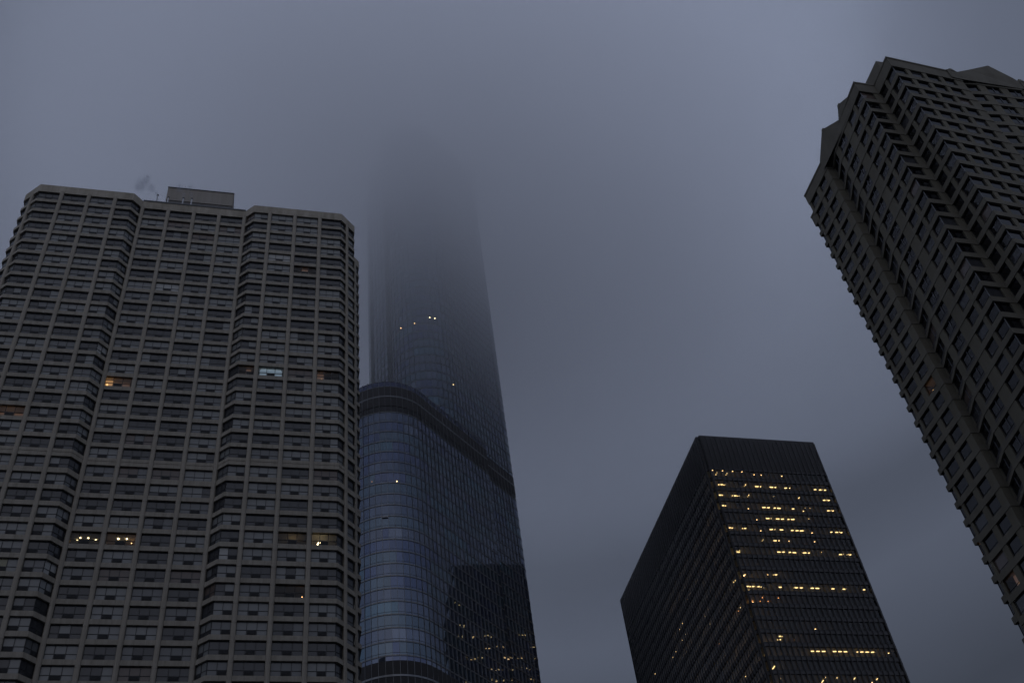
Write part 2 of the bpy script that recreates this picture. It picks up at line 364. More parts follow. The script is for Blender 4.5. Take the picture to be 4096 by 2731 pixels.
            if ac is not None and not lit: place('air_conditioner', cache[(si,'a')], wo_)
            elif ac is not None: place('air_conditioner', cache[(si,'a')], wo_)
            if lit: room(wo_, w, OPEN, lit)
    o = stuff.build('window', root); o['kind'] = 'stuff'
    # roof plant
    b = MB(); b.box(-20.9-ox, -8.93-ox, 128-oy, 135-oy, 173.15, 177.0, 'penthouse_metal'); b.box(-20.8-ox, -9.03-ox, 128.12-oy, 134.9-oy, 158.6, 173.15, 'penthouse_base')
    b.box(-20.95-ox, -8.88-ox, 127.9-oy, 135.05-oy, 177.0, 177.15, 'frame_dark'); b.build('penthouse', root)
    for u, zt in ((-21.3,165.35),(-19.47,165.0),(-16.95,165.2),(-15.52,165.25)):
        b = MB(); b.tube((u-ox, 121.5-oy, 158.5), (u-ox, 121.5-oy, zt), .13, .13, 'pipe'); b.tube((u-ox, 121.5-oy, zt-.02), (u-ox, 121.5-oy, zt+.22), .17, .17, 'frame_dark'); b.build('exhaust_pipe', root, smooth=False)
    return root

def room(parent, w, H, kind):
    """a room behind a lit window: box open to the window, with its lamps"""
    D = 3.2; b = MB(); y0 = .06
    q = [(0,y0),(w,y0),(w,D),(0,D)]
    warm = 'room_wall'
    b.face([(0,y0,-.3),(w,y0,-.3),(w,D,-.3),(0,D,-.3)], 'core'); b.face([(0,D,H-.02),(w,D,H-.02),(w,y0,H-.02),(0,y0,H-.02)], 'ceiling')
    b.face([(0,D,-.3),(w,D,-.3),(w,D,H),(0,D,H)], warm); b.face([(0,y0,-.3),(0,D,-.3),(0,D,H),(0,y0,H)], warm); b.face([(w,D,-.3),(w,y0,-.3),(w,y0,H),(w,D,H)], warm)
    b.build('room', parent)
    def lamp_glow(x, y, z, r, m, sz=1.): b = MB(); b.ball((x, y, z), r, m, 8, sz); b.build('lamp', parent, smooth=True)
    def panel(x0, x1, y0, y1, z0, z1, m): b = MB(); b.box(x0, x1, y0, y1, z0, z1, m); b.build('lamp', parent)  # flat lamps, plus glowing sheets that stand in for lit cloth and walls
    if kind == 'ceiling_spots':
        for x, y in ((.78,1.55),(1.18,1.1),(2.12,1.1),(3.0,1.42)): lamp_glow(x, y, H-.06, .085, 'bulb', .5)
    elif kind == 'ceiling_spots2':
        for x, y in ((1.3,1.05),(2.3,1.0)): lamp_glow(x, y, H-.06, .12, 'bulb', .5)
        for x, y, z in ((.75,1.3,.9),(2.95,1.3,1.5),(3.05,1.3,.95)): lamp_glow(x, y, z, .055, 'bulb_small')
    elif kind == 'spots3':
        for x, y, z in ((1.75,1.0,1.35),(2.15,1.0,1.38),(1.5,1.0,.75)): lamp_glow(x, y, z, .055, 'lamp_dot')
    elif kind == 'chandelier':
        for x, z in ((.92,.85),(.82,.62),(1.32,.75),(1.0,.5),(1.14,.9)): lamp_glow(x, .45, z, .085 if x != 1.0 else .05, 'bulb')
        b = MB(); b.tube((1.05,.45,.75), (1.05,.45,H-.03), .012, .012, 'frame_dark'); b.build('lamp_stem', parent)
    elif kind == 'cool': panel(.3, w-.3, .5, .8, H-.1, H-.04, 'lamp_cool'); panel(.2, w-.2, .34, .38, .1, H-.2, 'lamp_cool_cloth')
    elif kind == 'orange': lamp_glow(.4, .5, .95, .13, 'lamp_soft'); panel(.1, w*.33-.05, .62, .66, .1, H-.1, 'lamp_curtain'); panel(w*.34, w*.9, .9, .93, .1, H-.1, 'lamp_dull')
    elif kind == 'warm_mid': panel(w*.36, w*.64, .5, .54, .3, H-.1, 'lamp_dull')
    elif kind == 'warm_low': lamp_glow(1.3, .6, .95, .10, 'lamp_soft'); lamp_glow(2.0, .6, .9, .09, 'lamp_soft'); panel(.2, w-.3, 1.2, 1.24, .1, H-.2, 'lamp_dull')
    elif kind in ('warm_dim','spots_dim'):
        x = .1 if kind == 'spots_dim' else w*.5; panel(x, x + w*.32, .6, .64, .1, H-.1, 'lamp_dull'); lamp_glow(x + w*.2, .5, .8, .06, 'lamp_soft')
    elif kind == 'spot_low': lamp_glow(w*.3, .4, .8, .09, 'bulb_small')
    elif kind == 'tail': lamp_glow(w-.25, .3, .5, .05, 'bulb_small')
lamp_mat('lamp_dull', (.9,.42,.20), .075); lamp_mat('lamp_curtain', (1,.50,.18), .42); mat('lamp_cool_cloth', (.55,.62,.68), .9, emit=(.55,.72,.9), es=.22)  # emission put into curtains and sheets in place of lamplight falling on them
apt = apartment_tower()

# ================================================================= dark office slab (centre right)
def office_tower():
    X0, X1, Y0, Y1 = 124.55, 162.95, 224.0, 310.0; HZ = 212.0
    ox, oy = (X0+X1)/2, (Y0+Y1)/2
    root = thing('office_tower', 'black steel office tower with flat roof and rows of yellow lit ceiling lights', 'building', (ox, oy, 0))
    X0 -= ox; X1 -= ox; Y0 -= oy; Y1 -= oy
    nt_ = .75                                            # re-entrant corner notch
    WH = 2.62; P = 3.83; nF, nS = 24, 54
    heads = [197.44 + EYE - P*k for k in range(51)]
    plan = [(X0,Y1-nt_),(X0+nt_*.0,Y1-nt_)]
    line = [(X0,Y1-nt_),(X0,Y0+nt_),(X0+nt_,Y0+nt_),(X0+nt_,Y0),(X1-nt_,Y0),(X1-nt_,Y0+nt_),(X1,Y0+nt_),(X1,Y1-nt_),(X1-nt_,Y1-nt_),(X1-nt_,Y1),(X0+nt_,Y1),(X0+nt_,Y1-nt_),(X0+.01,Y1-nt_)]
    for i, h in enumerate(heads):
        b = MB(); top = h - WH; bot = heads[i+1] if i + 1 < len(heads) else 0.
        b.band(line, 0, .35, bot, top, 'bronze_metal'); b.band(line, .05, .0, bot+.003, bot + .12, 'bronze_metal'); b.band(line, .05, .0, top - .12, top-.003, 'bronze_metal'); b.build('spandrel', root)
    b = MB(); b.band(line, 0, .35, heads[0], HZ - .5, 'louvre')
    b.band(line, .06, .35, HZ - .5, HZ, 'bronze_metal'); b.band(line, .05, 0, heads[0]+.003, heads[0]+.5, 'bronze_metal'); b.build('louvre_band', root)
    b = MB(); b.box(X0+.3, X1-.3, Y0+.3, Y1-.3, HZ-1.2, HZ-.9, 'core'); b.build('roof', root)
    # floor slabs with pale ceilings, core
    for i, h in enumerate(heads[:40]):
        b = MB(); b.box(X0+.36, X1-.36, Y0+.36+nt_, Y1-.36-nt_, h + .02, h + P - WH - .05, 'ceiling'); b.box(X0+.36+nt_, X1-.36-nt_, Y0+.36, Y0+.358+nt_, h + .02, h + P - WH - .05, 'ceiling'); b.build('floor_slab', root)
    b = MB(); b.box(X0+9, X1-9, Y0+9, Y1-9, 0, HZ-2, 'core'); b.build('core_wall', root)
    b = MB()
    fx = [X0+nt_ + .35 + (X1-X0-2*nt_-.7) * k / nF for k in range(nF+1)]
    sy = [Y0+nt_ + .5 + (Y1-Y0-2*nt_-1.0) * k / nS for k in range(nS+1)]
    # corner cover plates between the notch and the first mullion
    for h in heads:
        z0, z1 = h - WH, h
        for xa, xb in ((X0+nt_, fx[0]),(fx[-1], X1-nt_)): b.box(xa, xb, Y0+.02, Y0+.3, z0, z1, 'bronze_metal')
        for ya, yb in ((Y0+nt_, sy[0]),(sy[-1], Y1-nt_)):
            b.box(X0+.02, X0+.3, ya, yb, z0, z1, 'bronze_metal')
        b.box(X1-.3, X1-.02, Y0+nt_, Y1-nt_, z0, z1, 'bronze_metal')
    b.build('corner_plate', root)
    # I-shaped mullions running the full height
    bm_ = MB(); Wm, Dm = .15, .26; top = HZ - .6
    bm_.box(-.025, .025, -Dm, -.004, 0, top, 'bronze_metal'); bm_.box(-Wm/2, Wm/2, -Dm-.03, -Dm+.001, 0, top, 'bronze_metal'); mm = bm_.mesh('mullion')
    for x in fx: place('mullion', mm, root, (x, Y0, 0))
    for y in sy: place('mullion', mm, root, (X0, y, 0), -math.pi/2)
    # windows
    wf = (fx[1]-fx[0]) - .1; ws = (sy[1]-sy[0]) - .1
    def pane(w):
        b = MB(); b.face([(0,0,0),(w,0,0),(w,0,WH),(0,0,WH)], 'glass_bronze'); return b.mesh('window')
    def wfr(w):
        b = MB()
        b.box(-.05,.03,-.04,.04,0,WH,'bronze_metal'); b.box(w-.03,w+.05,-.04,.04,0,WH,'bronze_metal'); b.box(.03,w-.03,-.04,.04,0,.05,'bronze_metal'); b.box(.03,w-.03,-.04,.04,WH-.05,WH,'bronze_metal'); return b.mesh('frame')
    pf, ps, ff, fs = pane(wf), pane(ws), wfr(wf), wfr(ws)
    G = .22
    cand = []
    for hi, h in enumerate(heads[:-1]):
        for k in range(nF):
            f = in_frame((fx[k]+.8+ox, Y0+oy, h-1))
            if f: cand.append((-f[1], 'f', k, hi))
    cand.sort(); own = {(q[1],q[2],q[3]) for q in cand[:100]}
    st = MB()
    for hi, h in enumerate(heads[:-1]):
        z = h - WH
        for k in range(nF):
            if ('f',k,hi) in own:
                o = place('window', pf, root, (fx[k]+.05, Y0+G, z)); place('frame', ff, o)
            else:
                x = fx[k]; st.face([(x,Y0+G,z),(fx[k+1],Y0+G,z),(fx[k+1],Y0+G,h),(x,Y0+G,h)], 'glass_bronze'); st.box(x-.03,x+.03,Y0+G-.04,Y0+G+.04,z,h,'bronze_metal')
                r = random.random()
                if r < .16: dz = random.uniform(.3,1.5); st.face([(x+.06,Y0+G+.12,h-dz),(fx[k+1]-.06,Y0+G+.12,h-dz),(fx[k+1]-.06,Y0+G+.12,h),(x+.06,Y0+G+.12,h)], random.choice(['pane_mid','pane_warm','pane_mid']))
        for k in range(nS):
            y = sy[k]; st.face([(X0+G,sy[k+1],z),(X0+G,y,z),(X0+G,y,h),(X0+G,sy[k+1],h)], 'glass_bronze'); st.box(X0+G-.04,X0+G+.04,y-.03,y+.03,z,h,'bronze_metal')
            r = random.random()
            if r < .2: dz = random.uniform(.3,2.4); st.face([(X0+G+.12,sy[k+1]-.06,h-dz),(X0+G+.12,y+.06,h-dz),(X0+G+.12,y+.06,h),(X0+G+.12,sy[k+1]-.06,h)], random.choice(['pane_mid','pane_warm','pane_dark']))
        st.face([(X1-.2,Y0+nt_,z),(X1-.2,Y1-nt_,z),(X1-.2,Y1-nt_,h),(X1-.2,Y0+nt_,h)], 'pane_dark')
        st.face([(X0+nt_,Y1-.2,z),(X0+nt_,Y1-.2,h),(X1-nt_,Y1-.2,h),(X1-nt_,Y1-.2,z)], 'pane_dark')
    o = st.build('window', root); o['kind'] = 'stuff'
    # ceiling lights behind the glass: x0, y0, x1, y1, storey, kind
    FR = [(132.7, 224.4, 132.7, 224.4, 0, 'd'), (135.6, 224.4, 135.6, 224.4, 0, 'd'), (139.8, 225.4, 139.8, 225.4, 0, 'd'), (142.0, 225.4, 142.0, 225.4, 0, 'd'), (144.1, 225.4, 144.1, 225.4, 0, 'd'), (148.5, 225.4, 148.5, 225.4, 0, 'd'), (126.5, 224.4, 126.5, 224.4, 0, 'd'), (129.6, 224.4, 129.6, 224.4, 0, 'd'), (128.2, 226.4, 128.2, 225.3, 0, 's'), (131.3, 226.3, 131.3, 225.3, 0, 's'), (126.8, 226.1, 126.8, 226.1, 1, 'd'), (127.9, 226.1, 129.2, 226.0, 1, 'l'), (129.5, 226.1, 130.1, 226.1, 1, 'l'), (136.0, 226.4, 136.1, 225.4, 1, 's'), (139.2, 226.1, 140.3, 226.1, 1, 'l'), (140.6, 226.1, 141.1, 226.1, 1, 'l'), (143.7, 226.1, 145.0, 226.1, 1, 'l'), (145.3, 226.1, 145.8, 226.1, 1, 'l'), (148.4, 226.2, 149.2, 226.1, 1, 'l'), (150.1, 226.1, 150.1, 226.1, 1, 'd'), (157.9, 226.2, 158.6, 226.1, 1, 'l'), (159.5, 226.2, 160.6, 226.1, 1, 'l'), (161.1, 226.2, 161.7, 226.1, 1, 'l'), (126.6, 226.2, 127.7, 226.1, 2, 'l'), (127.9, 226.1, 128.4, 226.1, 2, 'l'), (131.1, 226.1, 132.4, 226.1, 2, 'l'), (132.6, 226.1, 133.3, 226.1, 2, 'l'), (136.0, 226.4, 136.0, 225.4, 2, 's'), (143.3, 225.5, 144.0, 225.4, 2, 'l'), (151.6, 226.0, 151.7, 225.4, 2, 's'), (159.5, 226.2, 160.7, 226.1, 2, 'l'), (161.0, 226.2, 161.5, 226.1, 2, 'l'), (126.6, 226.1, 127.6, 226.0, 3, 'l'), (127.9, 226.1, 128.4, 226.0, 3, 'l'), (139.1, 226.1, 140.2, 226.0, 3, 'l'), (140.5, 226.1, 141.5, 226.0, 3, 'l'), (142.8, 226.1, 143.4, 226.0, 3, 'l'), (143.7, 226.1, 145.0, 226.1, 3, 'l'), (148.4, 226.1, 149.1, 226.1, 3, 'l'), (135.3, 226.9, 135.3, 226.9, 3, 'd'), (152.3, 226.9, 152.3, 226.9, 3, 'd'), (152.3, 225.4, 152.3, 225.4, 3, 'd'), (153.9, 225.5, 153.9, 225.5, 3, 'd'), (159.5, 226.2, 160.7, 226.1, 3, 'l'), (161.1, 226.2, 161.5, 226.1, 3, 'l'), (136.8, 226.9, 136.8, 226.9, 4, 'd'), (152.2, 225.5, 152.2, 225.5, 4, 'd'), (139.2, 226.2, 140.3, 226.1, 4, 'l'), (140.5, 226.1, 140.9, 226.1, 4, 'l'), (142.2, 226.2, 143.4, 226.1, 4, 'l'), (143.7, 226.2, 144.7, 226.1, 4, 'l'), (145.9, 226.1, 146.5, 226.1, 4, 'l'), (146.9, 226.1, 148.0, 226.0, 4, 'l'), (126.6, 226.2, 127.6, 226.1, 5, 'l'), (127.9, 226.2, 128.5, 226.1, 5, 'l'), (131.1, 226.2, 132.2, 226.1, 5, 'l'), (139.2, 226.2, 140.2, 226.1, 5, 'l'), (140.6, 226.1, 140.9, 226.1, 5, 'l'), (142.2, 226.1, 143.4, 226.1, 5, 'l'), (145.8, 226.2, 146.6, 226.1, 5, 'l'), (147.2, 226.2, 148.2, 226.1, 5, 'l'), (148.5, 226.2, 149.7, 226.1, 5, 'l'), (157.9, 226.2, 158.4, 226.2, 5, 'l'), (159.4, 226.2, 160.7, 226.1, 5, 'l'), (161.0, 226.2, 161.5, 226.2, 5, 'l'), (136.9, 226.9, 136.9, 226.9, 5, 'd'), (152.5, 226.9, 152.5, 226.9, 5, 'd'), (136.0, 226.5, 136.1, 225.8, 6, 's'), (139.1, 226.2, 140.2, 226.1, 6, 'l'), (140.6, 226.1, 141.1, 226.1, 6, 'l'), (143.9, 226.1, 143.9, 226.1, 6, 'd'), (151.6, 225.9, 151.6, 225.9, 6, 'd'), (126.6, 226.1, 127.7, 226.1, 7, 'l'), (127.9, 226.1, 128.4, 226.1, 7, 'l'), (139.1, 226.1, 140.2, 226.1, 7, 'l'), (140.5, 226.1, 141.4, 226.0, 7, 'l'), (142.7, 226.1, 143.3, 226.0, 7, 'l'), (143.7, 226.1, 144.9, 226.1, 7, 'l'), (146.8, 226.1, 148.0, 226.0, 7, 'l'), (148.4, 226.1, 148.9, 226.0, 7, 'l'), (157.9, 226.2, 159.1, 226.1, 7, 'l'), (160.2, 226.2, 160.7, 226.1, 7, 'l'), (161.0, 226.2, 161.5, 226.1, 7, 'l'), (152.3, 225.5, 152.3, 225.5, 7, 'd'), (127.6, 226.8, 127.8, 226.2, 9, 's'), (134.2, 226.0, 134.2, 226.0, 9, 'd'), (135.7, 226.0, 136.8, 225.9, 9, 'l'), (126.8, 226.2, 127.6, 226.1, 10, 'l'), (127.9, 226.2, 129.2, 226.1, 10, 'l'), (129.9, 226.2, 130.7, 226.1, 10, 'l'), (131.1, 226.2, 132.3, 226.1, 10, 'l'), (136.2, 226.1, 137.0, 226.1, 10, 'l'), (140.5, 226.1, 141.7, 226.1, 10, 'l'), (142.1, 226.1, 143.1, 226.1, 10, 'l'), (145.5, 226.1, 146.4, 226.1, 10, 'l'), (146.8, 226.1, 148.0, 226.1, 10, 'l'), (151.6, 226.1, 152.4, 226.1, 10, 'l'), (154.9, 226.1, 155.9, 226.1, 10, 'l'), (160.9, 226.1, 161.5, 226.1, 10, 'l'), (127.0, 227.1, 127.0, 227.1, 11, 'o'), (128.0, 227.1, 128.0, 227.1, 11, 'o'), (130.2, 227.1, 130.2, 227.1, 11, 'o'), (130.2, 225.5, 130.2, 225.5, 11, 'o'), (134.7, 225.5, 134.7, 225.5, 11, 'o'), (132.4, 227.1, 132.4, 227.1, 11, 'o'), (143.7, 227.8, 143.7, 227.8, 13, 'd'), (131.4, 225.5, 131.9, 225.5, 14, 'l'), (132.2, 225.5, 132.5, 225.5, 14, 'l'), (131.6, 227.1, 132.5, 227.0, 14, 'l'), (136.3, 226.8, 136.3, 226.8, 14, 'o'), (138.9, 226.0, 140.0, 226.0, 15, 'l'), (140.4, 226.0, 141.6, 226.0, 15, 'l'), (142.0, 226.0, 143.2, 226.0, 15, 'l'), (145.1, 226.0, 146.3, 225.9, 15, 'l'), (146.7, 226.0, 147.9, 225.9, 15, 'l'), (148.3, 226.0, 149.5, 225.9, 15, 'l'), (152.0, 226.0, 152.6, 225.9, 15, 'l'), (153.0, 226.0, 154.2, 225.9, 15, 'l'), (154.5, 226.0, 155.7, 225.9, 15, 'l'), (156.1, 226.0, 157.3, 225.9, 15, 'l'), (161.2, 226.3, 161.2, 226.3, 15, 'd'), (140.3, 226.0, 140.4, 225.3, 17, 's'), (140.4, 227.8, 140.4, 226.7, 17, 's'), (143.6, 226.1, 143.6, 225.4, 17, 's'), (148.5, 226.3, 148.5, 225.4, 17, 's'), (154.8, 226.3, 154.8, 225.6, 17, 's'), (154.2, 227.6, 154.2, 227.6, 17, 'd')]
    SD = [(125.9,229.1,9,'b'),(125.7,229.9,9,'b'),(125.9,251.5,5,'d'),(125.9,257.8,5,'d'),(125.9,260.7,5,'o'),(126.0,242.3,8,'o'),(126.0,248.6,8,'d'),(126.0,251.8,8,'d'),(125.9,267.6,6,'d'),(125.9,270.8,6,'d'),(125.9,250.0,9,'b'),(125.7,250.7,9,'b'),(125.9,267.4,7,'d'),(125.9,270.5,7,'d'),(125.9,276.9,7,'d'),(125.9,280.1,7,'d'),(125.7,230.3,11,'b'),(125.7,231.9,11,'o'),(125.7,247.7,11,'o'),(125.7,249.3,11,'o'),(125.8,296.2,6,'d'),(125.9,238.4,15,'b')]
    n_ = 0; rest = MB()
    def fixture(b, x0, y0, x1, y1, z, mt, hw):
        d = Vector((x1-x0, y1-y0, 0)); L_ = d.length
        if L_ < .05: b.box(x0-hw, x0+hw, y0-hw, y0+hw, z-.05, z, mt); return
        d /= L_; q = Vector((-d.y, d.x, 0)) * hw
        b.hexa([(x0-q.x*-1, y0+q.y, z-.05) if False else (x0-q.x, y0-q.y, z-.05), (x1-q.x, y1-q.y, z-.05), (x1+q.x, y1+q.y, z-.05), (x0+q.x, y0+q.y, z-.05), (x0-q.x, y0-q.y, z), (x1-q.x, y1-q.y, z), (x1+q.x, y1+q.y, z), (x0+q.x, y0+q.y, z)], mt)
    for (x0, y0, x1, y1, r, k) in FR:
        z = heads[r] - .0; x0 -= ox; x1 -= ox; y0 -= oy; y1 -= oy
        mt = {'l':'lamp_white','s':'lamp_white','d':'lamp_dot','o':'lamp_orange'}[k]; hw = {'l':.16,'s':.09,'d':.11,'o':.09}[k]
        if x0 > x1: x0, x1, y0, y1 = x1, x0, y1, y0
        if n_ < 100: b = MB(); fixture(b, x0, y0, x1, y1, z, mt, hw); b.build('ceiling_light', root)
        else: fixture(rest, x0, y0, x1, y1, z, mt, hw)
        n_ += 1
    for x, y, r, k in SD:
        fixture(rest, x-ox, y-oy, x-ox, y-oy, heads[r], {'b':'lamp_white','d':'lamp_dot','o':'lamp_orange'}[k], .13 if k == 'b' else .09)
    rnd = random.Random(5)
    for r in range(3, 18):                              # offices further down the long side, as its mirror image in the glass tower shows
        for k in range(13):
            y = rnd.uniform(Y0+2, Y0+50); x = X0 + rnd.uniform(2.9, 4.1)
            if rnd.random() < .4: fixture(rest, x, y, x + rnd.uniform(.6, 2.4)*.5, y, heads[r], 'lamp_white', .12)
            else: fixture(rest, x, y, x, y + rnd.uniform(.7, 1.8), heads[r], rnd.choice(['lamp_white','lamp_dot']), .10)
    o = rest.build('ceiling_light', root); o['kind'] = 'stuff'
    return root
office_tower()

# ================================================================= blue glass tower fading into the cloud
def glass_tower():
    ox, oy = 50., 236.
    root = thing('glass_tower', 'tall blue glass tower with rounded corners whose top fades into the cloud', 'building', (ox, oy, 0))
    shf = lambda L: [(p[0]-ox, p[1]-oy) for p in L]
    def div(a, b, n): return [lerp(a, b, k/n) for k in range(1, n)]
    # shaft outline
    A1 = arc((45.55,228.7), 10.2, -90, 42.3, 15); e0 = A1[-1]
    dirx, diry = math.cos(R(42.3)), math.sin(R(42.3)); Ls = 24.4; n = 16
    e1 = (e0[0]+dirx*Ls, e0[1]+diry*Ls)
    A2 = arc((e1[0]-2.2*diry, e1[1]+2.2*dirx), 2.2, 42.3, 132.3, 4)
    back = (A2[-1][0]-diry*26, A2[-1][1]+dirx*26)
    left = [(31.7,252.)] + div((31.7,252.),(31.55,245.),5) + arc((34.55,244.6), 3.0, -90, -52, 8)
    j = left[-1]; left += [(34.9,236.3)] if False else []
    rec = (35.35, 234.6)
    left += div(j, rec, 4) + [rec] + div(rec, A1[0], 3)
    shaft = shf(left + A1 + div(e0, e1, n) + A2 + div(A2[-1], back, 16) + [back])
    # lower block outline
    B1 = arc((31.8,217.9), 11.8, -90, 42.3, 18); f0 = B1[-1]; Lb = 29.2; f1 = (f0[0]+dirx*Lb, f0[1]+diry*Lb); f2 = (f1[0]-diry*.62, f1[1]+dirx*.62)
    block = shf([(20,250.)] + div((20,250.),(20,217.9),20) + B1 + div(f0, f1, 19) + [f1, f2])
    FP = 3.34
    hs = [224.2 + EYE + FP*k for k in range(-64, 40)]; hs = [h for h in hs if 2 < h < 356]
    hb = [192.0 + EYE + FP*k for k in range(-57, 2)]; hb = [h for h in hb if 2 < h < 197]
    zt_b = 206.1 + EYE
    glass_idx = []
    rnd = random.Random(3)
    def tone_for(i, j_):
        rr = rnd.random()
        return rr
    own_c = []
    def panels(line, rows, z_lo, z_hi, skip, tag_):
        for i, z in enumerate(rows):
            base = rnd.random()
            if base < .45: ft = (.152,.180,.240)
            elif base < .8: ft = (.150,.192,.240)
            else: ft = (.160,.182,.232)
            zt = rows[i+1] if i+1 < len(rows) else z + FP
            if z < z_lo or zt > z_hi: continue
            run = 0; cur = ft
            for k in range(len(line)-1):
                if run <= 0: run = rnd.randint(1, 6); cur = ft if rnd.random() < .72 else rnd.choice([(.148,.212,.268),(.152,.176,.262),(.195,.225,.29),(.135,.162,.245)])
                run -= 1
                if skip(z, k): continue
                v = .84 + .14*rnd.random(); tn = tuple(c*v for c in cur)
                yield line[k], line[k+1], z, zt, tn, tag_, k, i
    P = []
    P += list(panels(block, hb, 4, 200, lambda z,k: False, 'b'))
    P += list(panels(shaft, [h for h in hs if h > 198], 198, 356, lambda z,k: False, 's'))
    P += list(panels(shaft, [h for h in hs if h <= 198], 2, 199, lambda z,k: (shaft[k][0] < f1[0]-ox-3 and shaft[k][1] < 6), 's'))
    cand = []
    for q in P:
        if q[5] != 'b': continue
        mx_ = lerp(q[0], q[1], .5); f = in_frame((mx_[0]+ox, mx_[1]+oy, q[2]+1.5))
        if f and mx_[0]+ox > .1136*(mx_[1]+oy)*1.02 and f[1] < 2640: cand.append((f[2] - q[3]*0, id(q), q))
    cand.sort(key=lambda c: (c[2][2], c[0])); own = {id(c[2]) for c in cand[:100]}
    st = MB()
    for q in P:
        a, b, z0, z1, tn = q[:5]; jx = rnd.uniform(-.012,.012); jy = rnd.uniform(-.012,.012); n0 = nrm(a, b)
        pts = [(a[0]+n0[0]*jx, a[1]+n0[1]*jx, z0), (b[0]+n0[0]*jy, b[1]+n0[1]*jy, z0), (b[0]+n0[0]*jx*.5, b[1]+n0[1]*jx*.5, z1), (a[0], a[1], z1)]
        if id(q) in own: m_ = MB(); m_.face(pts, 'glass_blue', tn); m_.build('window', root)
        else: st.face(pts, 'glass_blue', tn)
    o = st.build('window', root); o['kind'] = 'stuff'
    # backing so nothing shows between panes
    b = MB(); b.band(shaft, -.05, .1, 0, 355.9, 'frame_dark'); b.build('shaft_lining', root)
    b = MB(); b.band(block, -.05, .1, 0, 199, 'frame_dark'); b.build('block_lining', root)
    # storey bands
    nb = 0; rest = MB()
    vis = sorted([(h,'b') for h in hb] + [(h,'s') for h in hs if h > 206] )
    right = shaft[len(left)+15+8:]
    def fb(b, line, h):
        b.band(line, .07, .04, h - .13, h + .13, 'steel'); b.band(line, .025, .04, h + .55, h + .63, 'frame_dark'); b.band(line, .03, .04, h - .30, h - .24, 'frame_dark')
    for h, t in vis:
        if h < 100: fb(rest, block if t == 'b' else shaft, h); continue
        b = MB(); fb(b, block if t == 'b' else shaft, h); b.build('storey_band', root)
    for h in hs:
        if h <= 206 and not (195.5 < h - EYE < 203.5): fb(rest, right, h)
    o = rest.build('storey_band', root); o['kind'] = 'stuff'
    # plant storeys: dark louvres with a steel line
    def plant(line, z, w=3.1, gap=.7):
        b = MB(); z += EYE
        b.band(line, .09, .06, z - w, z, 'louvre'); b.band(line, .13, .06, z - w - gap + .12, z - w - .12, 'steel'); b.band(line, .09, .06, z - 2*w - gap, z - w - gap, 'louvre'); b.build('louvre_band', root)
    plant(block, 204.3); plant(right, 202.6, 2.9, .6); plant(block, 123.9); plant(right, 123.6)
    # terrace parapet of the lower block
    b = MB(); 
    for k in range(len(block)-1): 
        a, c = block[k], block[k+1]; b.face([(a[0],a[1],204.3+EYE),(c[0],c[1],204.3+EYE),(c[0],c[1],zt_b),(a[0],a[1],zt_b)], 'glass_blue', (.17,.19,.29))
        b.face([(a[0],a[1],zt_b),(c[0],c[1],zt_b),(c[0],c[1],204.3+EYE),(a[0],a[1],204.3+EYE)], 'glass_blue', (.17,.19,.29))
        b.face([(a[0],a[1],hb[-1]+FP),(c[0],c[1],hb[-1]+FP),(c[0],c[1],197.5+EYE),(a[0],a[1],197.5+EYE)], 'glass_blue', (.17,.19,.29))
    b.band(block, .10, .05, zt_b, zt_b+.12, 'steel'); b.band(block, .08, .02, 204.3+EYE+.01, 204.3+EYE+.16, 'steel'); b.build('terrace_parapet', root)
    b = MB(); b.prism(offset(block,-.2) + [(30-ox+8,252-oy)], 203.0, 203.4, 'core'); b.build('terrace', root)
    # vertical steel fins at every joint
    def fins(line, z0, z1, idx, dep=.20):
        for k in idx:
            p = line[k]; ns = [nrm(line[k-1], p)] if k > 0 else []
            if k < len(line)-1: ns.append(nrm(p, line[k+1]))
            nx = sum(t[0] for t in ns); ny = sum(t[1] for t in ns); l = math.hypot(nx, ny); nx /= l; ny /= l; tx, ty = -ny, nx
            b = MB(); c0 = .035
            pr = [(p[0]+tx*c0*s_+nx*d, p[1]+ty*c0*s_+ny*d) for s_, d in ((-1,dep),(1,dep),(1,-.02),(-1,-.02))]
            ar = sum(pr[i][0]*pr[(i+1)%4][1]-pr[(i+1)%4][0]*pr[i][1] for i in range(4))
            if ar < 0: pr.reverse()
            b.prism(pr, z0, z1, 'steel'); b.build('fin', root)
    fins(block, 0, zt_b + .35, range(18, len(block)-2))
    fins(shaft, 200, 356, range(6, len(left)+15+16))
    i0 = len(left)+15+8
    fins(shaft, 0, 199.9, range(i0, i0+8)) if i0 + 8 < len(shaft) else None
    b = MB(); b.prism(offset(shaft,-.3), 356, 357.6, 'core'); b.build('roof', root)
    # a hopper window standing open
    k = 30; a, c = block[k], block[k+1]; n0 = nrm(a, c); z = 161.6 + EYE
    b = MB(); b.hexa([(a[0]+n0[0]*.1,a[1]+n0[1]*.1,z+.1),(a[0]+n0[0]*.28,a[1]+n0[1]*.28,z-.25),(c[0]+n0[0]*.28,c[1]+n0[1]*.28,z-.25),(c[0]+n0[0]*.1,c[1]+n0[1]*.1,z+.1),
                      (a[0]+n0[0]*.1,a[1]+n0[1]*.1,z+.16),(a[0]+n0[0]*.32,a[1]+n0[1]*.32,z-.2),(c[0]+n0[0]*.32,c[1]+n0[1]*.32,z-.2),(c[0]+n0[0]*.1,c[1]+n0[1]*.1,z+.16)], 'pipe'); b.build('open_vent', root)
    # a few lamps just inside the glass
    for (line, k, z, m_, r) in GLOW:
        L_ = shaft if line == 's' else block; a, c = L_[k], L_[k+1]; p = lerp(a, c, .5); n0 = nrm(a, c); b = MB()
        b.ball((p[0]+n0[0]*.0, p[1]+n0[1]*.0, z), r, m_, 8); b.build('lamp', root, smooth=True)
    return root, shaft, block, left
